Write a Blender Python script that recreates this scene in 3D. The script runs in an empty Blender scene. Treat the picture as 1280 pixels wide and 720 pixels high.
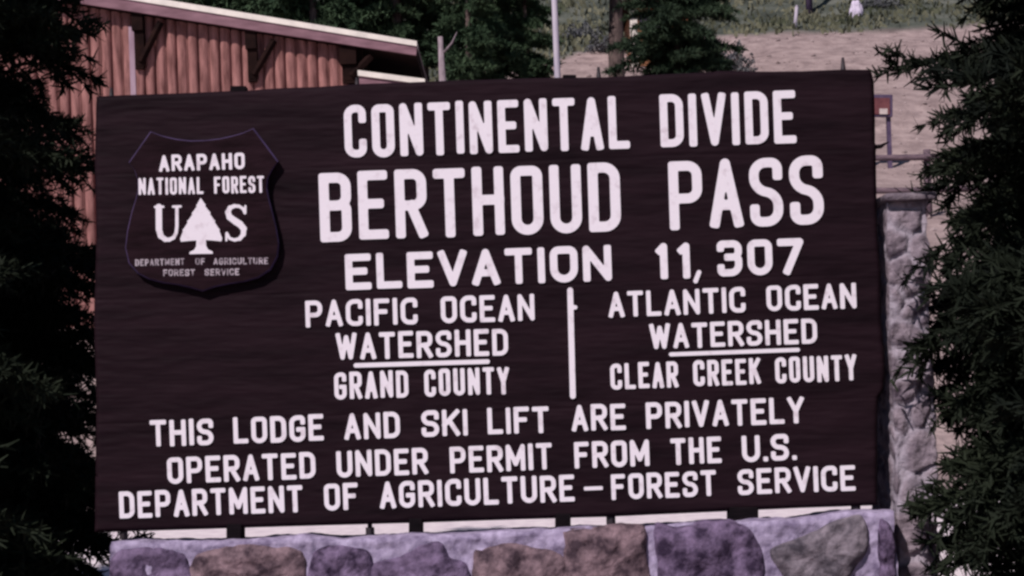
import bpy, bmesh, math, random
import numpy as np
from mathutils import Vector, Matrix, noise

random.seed(7); np.random.seed(7)
sc = bpy.context.scene
COL = sc.collection

# ------------------------------------------------------------------ camera, light, exposure
TH = math.radians(2.0)            # roll of the hand-held camera
S = 0.00305                       # metres per picture pixel on the sign's plane
CD = 6.0                          # camera to sign
ZC = 1.5
cam = bpy.data.cameras.new('camera')
camo = bpy.data.objects.new('camera', cam); COL.objects.link(camo)
cam.sensor_width = 36; cam.lens = CD / S / 1280 * 36
cam.shift_y = 120 / 1280
cam.clip_start = 0.05; cam.clip_end = 2000
camo.matrix_world = Matrix.Translation((0, -CD, ZC)) @ Matrix.Rotation(math.pi / 2, 4, 'X') @ Matrix.Rotation(-TH, 4, 'Z')
sc.camera = camo

SUN_EL, SUN_AZ = math.radians(44), math.radians(33)   # sun up to the front left
sd = Vector((-math.cos(SUN_EL) * math.sin(SUN_AZ), -math.cos(SUN_EL) * math.cos(SUN_AZ), math.sin(SUN_EL)))
sun = bpy.data.lights.new('sun', 'SUN'); sun.energy = 3.7; sun.angle = math.radians(0.5); sun.color = (1.0, 0.93, 0.9)
suno = bpy.data.objects.new('sun', sun); COL.objects.link(suno)
suno.rotation_euler = (-sd).to_track_quat('-Z', 'Y').to_euler()
suno.location = sd * 40

world = bpy.data.worlds.new('World'); sc.world = world; world.use_nodes = True
wn = world.node_tree.nodes; wl = world.node_tree.links
sky = wn.new('ShaderNodeTexSky'); sky.sky_type = 'NISHITA'; sky.sun_disc = False
sky.sun_elevation = SUN_EL; sky.sun_rotation = math.atan2(sd.x, sd.y) % (2 * math.pi); sky.altitude = 3400
wn['Background'].inputs[1].default_value = 0.055
wl.new(sky.outputs[0], wn['Background'].inputs[0])

sc.view_settings.view_transform = 'Standard'; sc.view_settings.look = 'None'
sc.view_settings.exposure = 0.35; sc.view_settings.gamma = 1.0
sc.render.engine = 'CYCLES'
sc.cycles.pixel_filter_type = 'BLACKMAN_HARRIS'; sc.cycles.filter_width = 2.7   # soft small-gauge film
sc.cycles.max_bounces = 5

def P(px, py, Y=0.0):
    """picture point -> world point on the vertical plane at depth Y"""
    k = S * (Y + CD) / CD
    dx, dy = (px - 640) * k, (480 - py) * k
    c, s = math.cos(TH), math.sin(TH)
    return Vector((dx * c + dy * s, Y, ZC - dx * s + dy * c))

# ------------------------------------------------------------------ materials
def mat(name, c1, c2, scale=5.0, stretch=(1, 1, 1), rough=0.8, bump=0.0, bscale=None, bstretch=None, spec=0.3,
        detail=6, lo=0.35, hi=0.65, c3=None, bdist=0.01):
    m = bpy.data.materials.new(name); m.use_nodes = True
    n = m.node_tree.nodes; l = m.node_tree.links
    b = n['Principled BSDF']; b.inputs['Roughness'].default_value = rough
    b.inputs['Specular IOR Level'].default_value = spec
    tc = n.new('ShaderNodeTexCoord')
    def nz(sca, st, det):
        mp = n.new('ShaderNodeMapping'); mp.inputs['Scale'].default_value = st
        l.new(tc.outputs['Object'], mp.inputs['Vector'])
        t = n.new('ShaderNodeTexNoise'); t.inputs['Scale'].default_value = sca; t.inputs['Detail'].default_value = det
        t.inputs['Roughness'].default_value = 0.6
        l.new(mp.outputs[0], t.inputs['Vector']); return t
    t = nz(scale, stretch, detail)
    r = n.new('ShaderNodeValToRGB')
    r.color_ramp.elements[0].position = lo; r.color_ramp.elements[0].color = (*c1, 1)
    r.color_ramp.elements[1].position = hi; r.color_ramp.elements[1].color = (*c2, 1)
    if c3:
        e = r.color_ramp.elements.new((lo + hi) / 2); e.color = (*c3, 1)
    l.new(t.outputs['Fac'], r.inputs[0]); l.new(r.outputs[0], b.inputs['Base Color'])
    if bump:
        t2 = nz(bscale or scale * 3, bstretch or stretch, 8)
        bp = n.new('ShaderNodeBump'); bp.inputs['Strength'].default_value = bump; bp.inputs['Distance'].default_value = bdist
        l.new(t2.outputs['Fac'], bp.inputs['Height']); l.new(bp.outputs[0], b.inputs['Normal'])
    return m

M = {
 'board': mat('dark_stained_wood', (.0055, .0022, .0040), (.0175, .0078, .0120), 1.5, (.9, 1, 8), .7, .35, 9, (1, 1, 7), .06, bdist=.006, lo=.3, hi=.7),
 'shield': mat('dark_shield_wood', (.0075, .0026, .0044), (.0165, .0066, .0105), 6.0, (1, 1, 5), .7, .3, 14, (1, 1, 5), .05),
 'paint': mat('white_sign_paint', (.58, .50, .56), (.73, .66, .73), 22, (1, 1, 1), .75, .2, 60, None, .1, lo=.3, hi=.45, bdist=.003),
 'shield_rim': mat('violet_rim_highlight', (.030, .020, .050), (.075, .05, .12), 9, rough=.7, spec=.1),  # lit-edge highlight on the shield chamfer, put into the colour
 'worn_paint': mat('worn_white_sign_paint', (.10, .07, .09), (.42, .35, .40), 55, rough=.75, lo=.35, hi=.6),
 'iron': mat('black_iron', (.012, .009, .013), (.03, .02, .025), 30, rough=.6),
 'block': mat('dark_timber', (.004, .003, .004), (.009, .006, .008), 12, (1, 1, 6), .9, .3, spec=.05),
 'mortar': mat('mortar', (.13, .10, .17), (.42, .35, .50), 20, (1, 1, 1), .95, .6, 45, None, .1, lo=.3, hi=.7, bdist=.012),
 'cap': mat('pale_mortar_cap', (.45, .38, .5), (.62, .54, .66), 9, (1, 1, 1), .95, .5, 50, None, .1),
 'stone_a': mat('violet_grey_stone', (.028, .017, .038), (.20, .14, .24), 16, (1, 1, 1), .9, .9, 38, None, .15, lo=.36, hi=.66, bdist=.014),
 'stone_b': mat('brown_grey_stone', (.045, .028, .038), (.25, .165, .19), 16, (1, 1, 1), .9, .9, 42, None, .15, lo=.36, hi=.66, bdist=.014),
 'stone_c': mat('olive_grey_stone', (.05, .042, .055), (.23, .19, .225), 15, (1, 1, 1), .9, .9, 40, None, .15, lo=.36, hi=.66, bdist=.014),
 'log': mat('brown_half_log', (.12, .046, .043), (.32, .145, .135), 2.0, (5, 1, .8), .75, .4, 6, (6, 1, .6), .2, bdist=.02),
 'logtrim': mat('weathered_corner_board', (.25, .16, .21), (.36, .25, .31), 3, (4, 1, .6), .8, .2),
 'beam': mat('dark_brown_beam', (.008, .004, .004), (.018, .008, .007), 4, (1, 1, 1), .9, .3, spec=.05),
 'fascia': mat('mauve_brown_fascia', (.15, .075, .095), (.25, .135, .165), 2, (1, 1, 4), .8, .2),
 'drip': mat('cream_roof_edge', (.60, .54, .50), (.78, .70, .64), 3, rough=.6),
 'roofing': mat('grey_brown_roofing', (.12, .09, .09), (.2, .15, .15), 4, rough=.95, bump=.4),
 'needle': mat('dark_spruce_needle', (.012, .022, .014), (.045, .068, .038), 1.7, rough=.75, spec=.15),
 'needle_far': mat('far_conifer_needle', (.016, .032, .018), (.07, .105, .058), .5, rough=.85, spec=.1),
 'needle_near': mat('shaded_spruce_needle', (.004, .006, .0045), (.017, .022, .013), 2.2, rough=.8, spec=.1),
 'bark': mat('grey_brown_bark', (.045, .03, .03), (.13, .09, .085), 6, (3, 3, .6), .95, .8, 14, (3, 3, .5)),
 'palebark': mat('pale_bark', (.16, .12, .14), (.30, .23, .26), 6, (3, 3, .6), .95, .6),
 'pole': mat('pale_grey_pole', (.30, .26, .34), (.44, .38, .44), 3, (3, 3, .4), .7, .2),
 'rail': mat('weathered_rail', (.07, .045, .06), (.15, .10, .12), 4, (1, 3, 3), .9, .5),
 'cabinwall': mat('orange_brown_log_wall', (.26, .10, .05), (.42, .19, .10), 2, (1, 1, 5), .8, .3),
 'bush': mat('dusty_bush_leaf', (.06, .06, .075), (.12, .12, .12), 2, rough=.9, spec=.1),
 'maroon': mat('maroon_board', (.09, .022, .03), (.16, .05, .055), 3, rough=.7),
 'palepaper': mat('pale_notice_paper', (.4, .32, .32), (.55, .45, .43), 5, rough=.9),
 'blueframe': mat('violet_brown_frame', (.05, .03, .07), (.09, .06, .11), 6, rough=.8),
}

# ------------------------------------------------------------------ object helpers
def link_mesh(name, verts, faces, m, parent=None, smooth=False):
    me = bpy.data.meshes.new(name); me.from_pydata([tuple(v) for v in verts], [], faces); me.update()
    if smooth:
        me.polygons.foreach_set('use_smooth', [True] * len(me.polygons))
    o = bpy.data.objects.new(name, me); COL.objects.link(o)
    if m is not None: me.materials.append(m)
    if parent is not None: place(o, parent)
    return o

def place(o, parent):
    o.parent = parent
    o.matrix_parent_inverse = Matrix.Translation(-parent.location) if parent.parent is None and parent.type == 'EMPTY' else Matrix.Identity(4)

def thing(name, loc, label, cat, group=None):
    o = bpy.data.objects.new(name, None); COL.objects.link(o); o.location = loc; o.empty_display_size = .2
    o['label'] = label; o['category'] = cat
    if group: o['group'] = group
    return o

class MB:
    def __init__(s): s.v = []; s.f = []
    def add(s, v, f):
        b = len(s.v); s.v += [Vector(x) for x in v]; s.f += [tuple(i + b for i in q) for q in f]; return s
    def box(s, a, b):
        x0, y0, z0 = a; x1, y1, z1 = b
        return s.add([(x0,y0,z0),(x1,y0,z0),(x1,y1,z0),(x0,y1,z0),(x0,y0,z1),(x1,y0,z1),(x1,y1,z1),(x0,y1,z1)],
                     [(0,3,2,1),(4,5,6,7),(0,1,5,4),(1,2,6,5),(2,3,7,6),(3,0,4,7)])
    def prism(s, front, depth):
        """front: world points in order (counter-clockwise as seen from the camera); depth: vector backwards"""
        n = len(front); d = Vector(depth)
        v = [Vector(p) for p in front] + [Vector(p) + d for p in front]
        f = [tuple(range(n)), tuple(range(2 * n - 1, n - 1, -1))]
        f += [(i, i + n, (i + 1) % n + n, (i + 1) % n) for i in range(n)]
        return s.add(v, f)
    def tube(s, pts, rad, n=10, cap=True, wob=0):
        pts = [Vector(p) for p in pts]; rings = []
        for i, p in enumerate(pts):
            t = (pts[min(i + 1, len(pts) - 1)] - pts[max(i - 1, 0)]).normalized()
            a = t.orthogonal().normalized() if i == 0 else (a - t * a.dot(t)).normalized()
            b = t.cross(a); r = rad[i] if isinstance(rad, (list, tuple)) else rad
            rings.append([p + (a * math.cos(2*math.pi*k/n) + b * math.sin(2*math.pi*k/n)) * r * (1 + wob * random.uniform(-1, 1)) for k in range(n)])
        v = [q for r in rings for q in r]; f = []
        for i in range(len(pts) - 1):
            for k in range(n):
                f.append((i*n + k, i*n + (k+1) % n, (i+1)*n + (k+1) % n, (i+1)*n + k))
        if cap: f += [tuple(range(n-1, -1, -1)), tuple(range((len(pts)-1)*n, len(pts)*n))]
        return s.add(v, f)
    def obj(s, name, m, parent=None, smooth=False, bevel=0):
        o = link_mesh(name, s.v, s.f, m, parent, smooth)
        if bevel:
            b = o.modifiers.new('bevel', 'BEVEL'); b.width = bevel; b.segments = 2; b.limit_method = 'ANGLE'
        return o

def fbm(p, o=4): return noise.fractal(Vector(p), 1.0, 2.0, o)

# ------------------------------------------------------------------ terrain
HP = [(-400, 0), (14, 0), (18, 1.3), (30, 5.0), (40, 6.95), (75, 19.8), (120, 43), (260, 110), (600, 210)]
def hz(x, y):
    for (a, za), (b, zb) in zip(HP, HP[1:]):
        if y <= b:
            z = za + (zb - za) * (y - a) / (b - a); break
    else: z = HP[-1][1]
    if y > 14: z += min(1, (y - 14) / 18) * (0.35 * fbm((x * .12, y * .12, 3)) + .10 * fbm((x * .7, y * .7, 9), 3))
    return z
def upper_edge(x):
    t = min(1, max(0, (x - 1.5) / 7.5)); t = t * t * (3 - 2 * t)
    return (60 if x < -1 else 63.2) * (1 - t) + 70.2 * t

xs = np.concatenate([np.linspace(-400, -40, 10)[:-1], np.arange(-40, 46, .7), np.linspace(46, 400, 10)])
ys = np.concatenate([np.linspace(-400, -10, 8)[:-1], np.arange(-10, 30, .9), np.arange(30, 92, .5), np.linspace(92, 600, 18)])
V = []; zone = []
for y in ys:
    for x in xs:
        V.append((x, y, hz(x, y)))
        e = upper_edge(x) + .5 * fbm((x * .5, y * .2, 1)) - y
        zone.append(min(1, max(0, .5 + e * .9)))
nx = len(xs)
F = [(j*nx+i, j*nx+i+1, (j+1)*nx+i+1, (j+1)*nx+i) for j in range(len(ys)-1) for i in range(nx-1)]
ground = link_mesh('ground', V, F, None, None, True); ground['kind'] = 'structure'
at = ground.data.attributes.new('bare', 'FLOAT', 'POINT'); at.data.foreach_set('value', zone)
gm = bpy.data.materials.new('hillside'); gm.use_nodes = True
n = gm.node_tree.nodes; l = gm.node_tree.links; b = n['Principled BSDF']; b.inputs['Roughness'].default_value = .95; b.inputs['Specular IOR Level'].default_value = .1
tc = n.new('ShaderNodeTexCoord')
def gnoise(sc_, c1, c2, lo=.35, hi=.65, c3=None):
    t = n.new('ShaderNodeTexNoise'); t.inputs['Scale'].default_value = sc_; t.inputs['Detail'].default_value = 9; t.inputs['Roughness'].default_value = .65
    l.new(tc.outputs['Object'], t.inputs['Vector'])
    r = n.new('ShaderNodeValToRGB'); r.color_ramp.elements[0].position = lo; r.color_ramp.elements[1].position = hi
    r.color_ramp.elements[0].color = (*c1, 1); r.color_ramp.elements[1].color = (*c2, 1)
    if c3: e = r.color_ramp.elements.new(.5 * (lo + hi)); e.color = (*c3, 1)
    l.new(t.outputs['Fac'], r.inputs[0]); return r, t
dirt, _ = gnoise(1.3, (.20, .145, .145), (.36, .27, .265))
grass, gt = gnoise(.55, (.036, .040, .034), (.135, .135, .118), .33, .68, (.074, .080, .068))
at_ = n.new('ShaderNodeAttribute'); at_.attribute_name = 'bare'
mx = n.new('ShaderNodeMix'); mx.data_type = 'RGBA'
l.new(at_.outputs['Fac'], mx.inputs[0]); l.new(grass.outputs[0], mx.inputs[6]); l.new(dirt.outputs[0], mx.inputs[7])
l.new(mx.outputs[2], b.inputs['Base Color'])
t3 = n.new('ShaderNodeTexNoise'); t3.inputs['Scale'].default_value = 5; t3.inputs['Detail'].default_value = 8
l.new(tc.outputs['Object'], t3.inputs['Vector'])
bp = n.new('ShaderNodeBump'); bp.inputs['Strength'].default_value = .8; bp.inputs['Distance'].default_value = .12
l.new(t3.outputs['Fac'], bp.inputs['Height']); l.new(bp.outputs[0], b.inputs['Normal'])
ground.data.materials.append(gm)

M['lot'] = mat('pale_gravel', (.60, .50, .55), (.76, .66, .69), 6, rough=.95, bump=.3, bscale=60)
lot = link_mesh('gravel_lot', [(-30, .6, .004), (30, .6, .004), (30, 14.2, .004), (-30, 14.2, .004)], [(0, 1, 2, 3)], M['lot'])
lot['kind'] = 'structure'

# ------------------------------------------------------------------ stone wall
ZB = -0.13                                         # front face of the wall
wp = P(630, 668, ZB)
wall = thing('stone_wall', (0, 0.03, 0), 'low stone and mortar wall carrying the large brown sign', 'wall')
XL, XR = P(139, 690, ZB).x, P(1120, 690, ZB).x
def topline(x):
    px = 640 + (x) / S * CD / (CD + ZB)
    py = np.interp(px, [100, 150, 215, 290, 330, 370, 420, 470, 540, 620, 700, 770, 840, 905, 960, 1010, 1060, 1097, 1130],
                       [679, 678, 678, 677, 674, 671, 675, 671, 670, 665, 662, 660, 657, 653, 652, 647, 641, 640, 640])
    return P(px, py, ZB).z
# mortar body as a grid skin: front, top, back
nxw, nzw = 420, 120
mb = MB(); vid = {}
prof = [(ZB, t) for t in np.linspace(0, .985, nzw)] + [(ZB + .012, 1.0)] + [(y, 1.0) for y in np.linspace(ZB + .05, .17, 6)] + [(.19, .98), (.19, .5), (.19, 0)]
V = []
for i in range(nxw + 1):
    x = XL + (XR - XL) * i / nxw; zt = topline(x) + .006 * fbm((x * 9, 1, 0))
    for (y, t) in prof:
        z = zt * t
        yy = y - .012 * fbm((x * 5, z * 5, 2), 5) - .007 * fbm((x * 25, z * 25, 5), 4) if t < 1 else y
        zz = z if t < .99 else z + .007 * fbm((x * 7, y * 12, 4), 4) - (.0 if y < 0.0 else .014)
        V.append((x + (0.012 * fbm((z*6, y*6, 1)) if i in (0, nxw) else 0), yy, zz))
k = len(prof)
F = [(i*k+j, (i+1)*k+j, (i+1)*k+j+1, i*k+j+1) for i in range(nxw) for j in range(k-1)]
F += [tuple(range(k-1, -1, -1)), tuple(nxw*k + j for j in range(k))]
link_mesh('mortar', V, F, M['mortar'], wall, True)

def stone(poly, m, depth, seed, z_off=0.0):
    """a rounded field stone set in the mortar; poly in picture points or world (x, z)"""
    pts = [Vector(p) for p in poly]; c = sum(pts, Vector((0, 0))) / len(pts)
    pts = [c + Vector(((p - c).x * 1.09, (p - c).y * 1.10)) + Vector((0, .004)) for p in pts]
    # resample a smooth closed outline
    out = []; N = 72; m_ = len(pts)
    for a in range(N):
        u = a / N * m_; i = int(u); f = u - i
        p0, p1, p2, p3 = (pts[(i + q) % m_] for q in (-1, 0, 1, 2))
        q = .5 * ((2*p1) + (p2-p0)*f + (2*p0-5*p1+4*p2-p3)*f*f + (3*p1-p0-3*p2+p3)*f**3)
        ang = fbm((q.x * 9 + seed, q.y * 9, seed), 3) * .012
        out.append(q + (q - c).normalized() * ang)
    rings = [1.02, 1.0, .97, .93, .88, .82, .75, .67, .58, .48, .38, .27, .15]; V = []; F = []
    for r_, t in enumerate(rings):
        for q in out:
            p = c + (q - c) * t
            h = depth * (1 - min(1, t) ** 7) ** .8 - (.03 if r_ == 0 else 0.008 if r_ == 1 else 0)
            h += depth * .7 * fbm((p.x * 7 + seed * 3, p.y * 7, seed), 5) * (1 - t ** 6) + .008 * fbm((p.x * 30, p.y * 30, seed), 4) + .006 * abs(noise.noise(Vector((p.x * 14, p.y * 14, seed))))
            V.append((p.x, ZB - h, p.y))
    V.append((c.x, ZB - depth * (1 + .5 * fbm((c.x * 7 + seed * 3, c.y * 7, seed), 5)), c.y))
    for r_ in range(len(rings) - 1):
        for a in range(N):
            F.append((r_*N + a, r_*N + (a+1) % N, (r_+1)*N + (a+1) % N, (r_+1)*N + a))
    L = len(V) - 1; r_ = len(rings) - 1
    F += [(r_*N + a, r_*N + (a+1) % N, L) for a in range(N)]
    F = [q[::-1] for q in F]
    o = link_mesh('stone', V, F, m, wall, True)
    bm_ = bmesh.new(); bm_.from_mesh(o.data); bmesh.ops.recalc_face_normals(bm_, faces=bm_.faces); bm_.to_mesh(o.data); bm_.free()
    return o
def pst(px): 
    r = []
    for x, y in px:
        q = P(x, y, ZB); r.append((q.x, q.z))
    return r
row = [
 ([(143, 700), (165, 690), (205, 692), (232, 703), (236, 745), (190, 790), (145, 780)], 'stone_a', .025),
 ([(247, 700), (275, 690), (330, 687), (372, 692), (378, 730), (350, 775), (268, 778), (245, 740)], 'stone_b', .028),
 ([(390, 705), (400, 690), (438, 688), (462, 700), (462, 760), (420, 790), (388, 760)], 'stone_a', .03),
 ([(466, 716), (500, 697), (530, 685), (552, 683), (560, 700), (582, 712), (586, 760), (540, 800), (470, 780)], 'stone_a', .032),
 ([(594, 700), (606, 690), (640, 684), (672, 688), (700, 702), (704, 735), (690, 790), (610, 790)], 'stone_b', .032),
 ([(708, 684), (716, 670), (760, 665), (800, 664), (806, 690), (808, 760), (760, 795), (712, 780)], 'stone_b', .036),
 ([(826, 672), (850, 664), (905, 660), (938, 668), (950, 700), (945, 760), (900, 790), (840, 770)], 'stone_a', .036),
 ([(966, 690), (984, 680), (1015, 668), (1050, 652), (1074, 650), (1082, 680), (1070, 705), (1045, 730), (1005, 732), (980, 716)], 'stone_c', .038),
 ([(1099, 660), (1106, 655), (1113, 664), (1118, 690), (1117, 760), (1104, 780), (1099, 720)], 'stone_a', .03),
]
for i, (pl, mm, d) in enumerate(row): stone(pst(pl), M[mm], d, i * 1.7 + .3)
# the courses below, down to the ground
for rr, (zc, hh) in enumerate([(.50, .15), (.20, .15)]):
    x = XL + .04
    while x < XR - .16:
        w = random.uniform(.2, .42); w = min(w, XR - .03 - x)
        pl = []
        for a in range(9):
            t = 2 * math.pi * a / 9
            ca, sa = math.cos(t), math.sin(t)
            pl.append((x + w/2 + (w/2 - .012) * math.copysign(abs(ca) ** .65, ca) * random.uniform(.92, 1), zc + hh * .88 * math.copysign(abs(sa) ** .65, sa) * random.uniform(.85, 1)))
        stone(pl, M[random.choice(['stone_a', 'stone_b', 'stone_c'])], random.uniform(.02, .035), random.uniform(0, 90))
        x += w + .03

# ------------------------------------------------------------------ the sign
sign = thing('forest_sign', (0, .035, P(620, 650).z),
             'large dark brown wooden pass sign with white lettering standing on the stone wall', 'sign')
def edge(tab, v):
    return float(np.interp(v, [a for a, _ in tab], [b_ for _, b_ in tab]))
TOP = [(118, 119.5), (150, 118), (240, 115), (280, 113), (310, 112), (345, 109.5), (400, 107.5), (450, 104), (560, 100), (640, 97.5), (700, 96), (760, 95.5), (850, 91), (898, 89), (904, 87.5), (960, 88.5), (1010, 88), (1060, 86), (1092, 86)]
BOT = [(118, 666), (150, 665), (250, 662), (360, 658.5), (520, 654), (640, 650), (760, 646.5), (900, 640), (1000, 635.5), (1098, 632)]
RIG = [(86, 1088), (90, 1091), (100, 1093.5), (150, 1095), (178, 1095), (182, 1097), (190, 1096), (250, 1097), (300, 1099), (320, 1101), (345, 1103), (365, 1102), (400, 1103), (425, 1105), (440, 1107), (470, 1108), (487, 1106), (498, 1099), (540, 1098), (632, 1098)]
LEF = [(86, 120), (200, 117), (300, 119), (400, 116), (500, 119), (670, 117)]
NU, NV = 420, 340
V = []; TK = .07
def plank(pz):                 # three broad planks, faint steps between them
    return 0.0
for j in range(NV + 1):
    v = j / NV
    for i in range(NU + 1):
        u = i / NU
        px = 118 + (1098 - 118) * u
        t, bt = edge(TOP, px), edge(BOT, px)
        py = t + (bt - t) * v
        l_, r_ = edge(LEF, py), edge(RIG, py)
        px = l_ + (r_ - l_) * u
        q = P(px, py)
        d = min(min(u, 1 - u) * 980, min(v, 1 - v) * 545)      # distance to the edge in px
        hew = .0020 * noise.noise(Vector((px * .022, 0, py * .085 + 2 * noise.noise(Vector((px * .008, 3, py * .02)))))) \
            + .0012 * noise.noise(Vector((px * .05, 5, py * .22))) + .0009 * noise.noise(Vector((px * .012, 9, py * .4)))
        pj = py + (px - 1098) * .034
        jt = sum(max(0, 1 - abs(pj - q_ - 1.5 * noise.noise(Vector((px * .01, q_, 0)))) / 1.6) for q_ in (186, 342, 497))
        y = -hew + .0025 * jt + .016 * max(0, 1 - d / 6) ** 2
        rc = max(0, 1 - math.hypot(1098 - px, py - 88) / 14) * 0
        V.append((q.x, y, q.z))
n1 = NU + 1
F = [(j*n1+i, (j+1)*n1+i, (j+1)*n1+i+1, j*n1+i+1) for j in range(NV) for i in range(NU)]
rim = [i for i in range(n1)] + [j*n1+NU for j in range(1, NV+1)] + [NV*n1+i for i in range(NU-1, -1, -1)] + [j*n1 for j in range(NV-1, 0, -1)]
base = len(V)
for r_ in rim: V.append((V[r_][0], TK, V[r_][2]))
nr = len(rim)
F += [(rim[a], rim[(a+1) % nr], base + (a+1) % nr, base + a) for a in range(nr)]
F.append(tuple(base + a for a in range(nr)))
link_mesh('board', V, F, M['board'], sign, True)
# splinter at the right edge
MB().tube([P(1090, 184, .03), P(1101, 183, .02), P(1106, 180, .015), P(1112, 177, .01)], [.009, .008, .005, .001], 6).obj('splinter', M['block'], sign, True)
# blocks under and over the board, threaded rods through it
def blk(px, py0, py1, w, y0=-.005, y1=.085, name='support_block'):
    a, c = P(px - w/2, py0), P(px + w/2, py1)
    fr = [P(px - w/2, py1), P(px + w/2, py1), P(px + w/2, py0), P(px - w/2, py0)]
    fr = [Vector((p.x, y0, p.z)) for p in fr]
    MB().prism(fr, (0, y1 - y0, 0)).obj(name, M['block'], sign, bevel=.004)
blk(292.5, 655, 680, 19); blk(519.5, 648, 675, 17); blk(704, 642, 666, 19); blk(930, 634, 656, 36)
blk(297, 106.5, 116, 20, .01, .06, 'top_block'); blk(712, 92.5, 99, 17, .01, .06, 'top_block')
for px0, py0, px1, py1 in [(748, 84, 764, 664), (1053.5, 72, 1070, 646), (446, 97, 463, 678), (139, 110, 155, 682)]:
    a, c = P(px0, py0, .035), P(px1, py1, .035)
    top = a + (c - a) * .006
    o = MB().tube([a, a + (c - a) * .03, a + (c - a) * .5, c], [.005, .011, .011, .009], 10).obj('tie_rod', M['iron'], sign, True)
    MB().tube([a + (c - a) * .968, a + (c - a) * .985], .018, 6).obj('rod_nut', M['iron'], o)
for o in [o for o in bpy.data.objects if o.name.startswith('rod_nut')]: o.matrix_parent_inverse = o.parent.matrix_parent_inverse.copy() if False else Matrix.Translation((0, 0, 0))

# ------------------------------------------------------------------ routed gothic letters
# centre lines in a unit box; (x, y, r) rounds that corner
R_ = .5
G = {
 'A': (1.0, [[(0, 0), (.5, 1), (1, 0)], [(.19, .30), (.81, .30)]]),
 'B': (1.0, [[(0, 0), (0, 1), (1, 1, .4), (1, .53, .4), (0, .53)], [(.6, .53), (1, .53, .4), (1, 0, .4), (0, 0)]]),
 'C': (1.0, [[(1, .76), (1, 1, R_), (0, 1, R_), (0, 0, R_), (1, 0, R_), (1, .24)]]),
 'D': (1.0, [[(0, 0), (0, 1), (1, 1, R_), (1, 0, R_), (0, 0)]]),
 'E': (.92, [[(1, 1), (0, 1), (0, 0), (1, 0)], [(0, .52), (.8, .52)]]),
 'F': (.90, [[(1, 1), (0, 1), (0, 0)], [(0, .52), (.8, .52)]]),
 'G': (1.0, [[(1, .78), (1, 1, R_), (0, 1, R_), (0, 0, R_), (1, 0, R_), (1, .46), (.6, .46)]]),
 'H': (1.0, [[(0, 0), (0, 1)], [(1, 0), (1, 1)], [(0, .52), (1, .52)]]),
 'I': (0.0, [[(0, 0), (0, 1)]]),
 'K': (1.0, [[(0, 0), (0, 1)], [(1, 1), (0, .40)], [(.38, .6), (1, 0)]]),
 'L': (.90, [[(0, 1), (0, 0), (1, 0)]]),
 'M': (1.3, [[(0, 0), (0, 1), (.5, .22), (1, 1), (1, 0)]]),
 'N': (1.05, [[(0, 0), (0, 1), (1, 0), (1, 1)]]),
 'O': (1.0, [[(.5, 1), (1, 1, R_), (1, 0, R_), (0, 0, R_), (0, 1, R_), (.5, 1)]]),
 'P': (1.0, [[(0, 0), (0, 1), (1, 1, .4), (1, .45, .4), (0, .45)]]),
 'R': (1.0, [[(0, 0), (0, 1), (1, 1, .4), (1, .47, .4), (0, .47)], [(.5, .47), (1, 0)]]),
 'S': (1.0, [[(1, .78), (1, 1, R_), (0, 1, R_), (0, .54, R_), (1, .47, R_), (1, 0, R_), (0, 0, R_), (0, .22)]]),
 'T': (1.0, [[(0, 1), (1, 1)], [(.5, 1), (.5, 0)]]),
 'U': (1.0, [[(0, 1), (0, 0, R_), (1, 0, R_), (1, 1)]]),
 'V': (1.05, [[(0, 1), (.5, 0), (1, 1)]]),
 'W': (1.45, [[(0, 1), (.25, 0), (.5, .9), (.75, 0), (1, 1)]]),
 'Y': (1.05, [[(0, 1), (.5, .45), (1, 1)], [(.5, .45), (.5, 0)]]),
 '0': (1.0, [[(.5, 1), (1, 1, R_), (1, 0, R_), (0, 0, R_), (0, 1, R_), (.5, 1)]]),
 '1': (.35, [[(0, .86), (1, 1), (1, 0)]]),
 '3': (1.0, [[(0, .86), (0, 1, .2), (1, 1, .3), (1, .54, .4), (.4, .54)], [(.6, .54), (1, .54, .4), (1, 0, R_), (0, 0, R_), (0, .18)]]),
 '7': (1.05, [[(0, 1), (1, 1), (.3, 0)]]),
 '.': (0.0, [[(0, 0), (0, .005)]]),
 ',': (.25, [[(1, .03), (0, -.2)]]),
 '-': (1.6, [[(0, .5), (1, .5)]]),
}
def round_path(pts, rmax):
    out = []
    for i, p in enumerate(pts):
        q = Vector(p[:2])
        if len(p) == 3 and p[2] and 0 < i < len(pts) - 1:
            a = Vector(pts[i-1][:2]) - q; b_ = Vector(pts[i+1][:2]) - q
            r = min(p[2] * rmax, a.length * .5, b_.length * .5)
            A, B = q + a.normalized() * r, q + b_.normalized() * r
            for k in range(7):
                t = k / 6; 
                w = .5523
                c1, c2 = A + (q - A) * w, B + (q - B) * w
                out.append(A*(1-t)**3 + c1*3*t*(1-t)**2 + c2*3*t*t*(1-t) + B*t**3)
        else: out.append(q)
    return out

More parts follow.
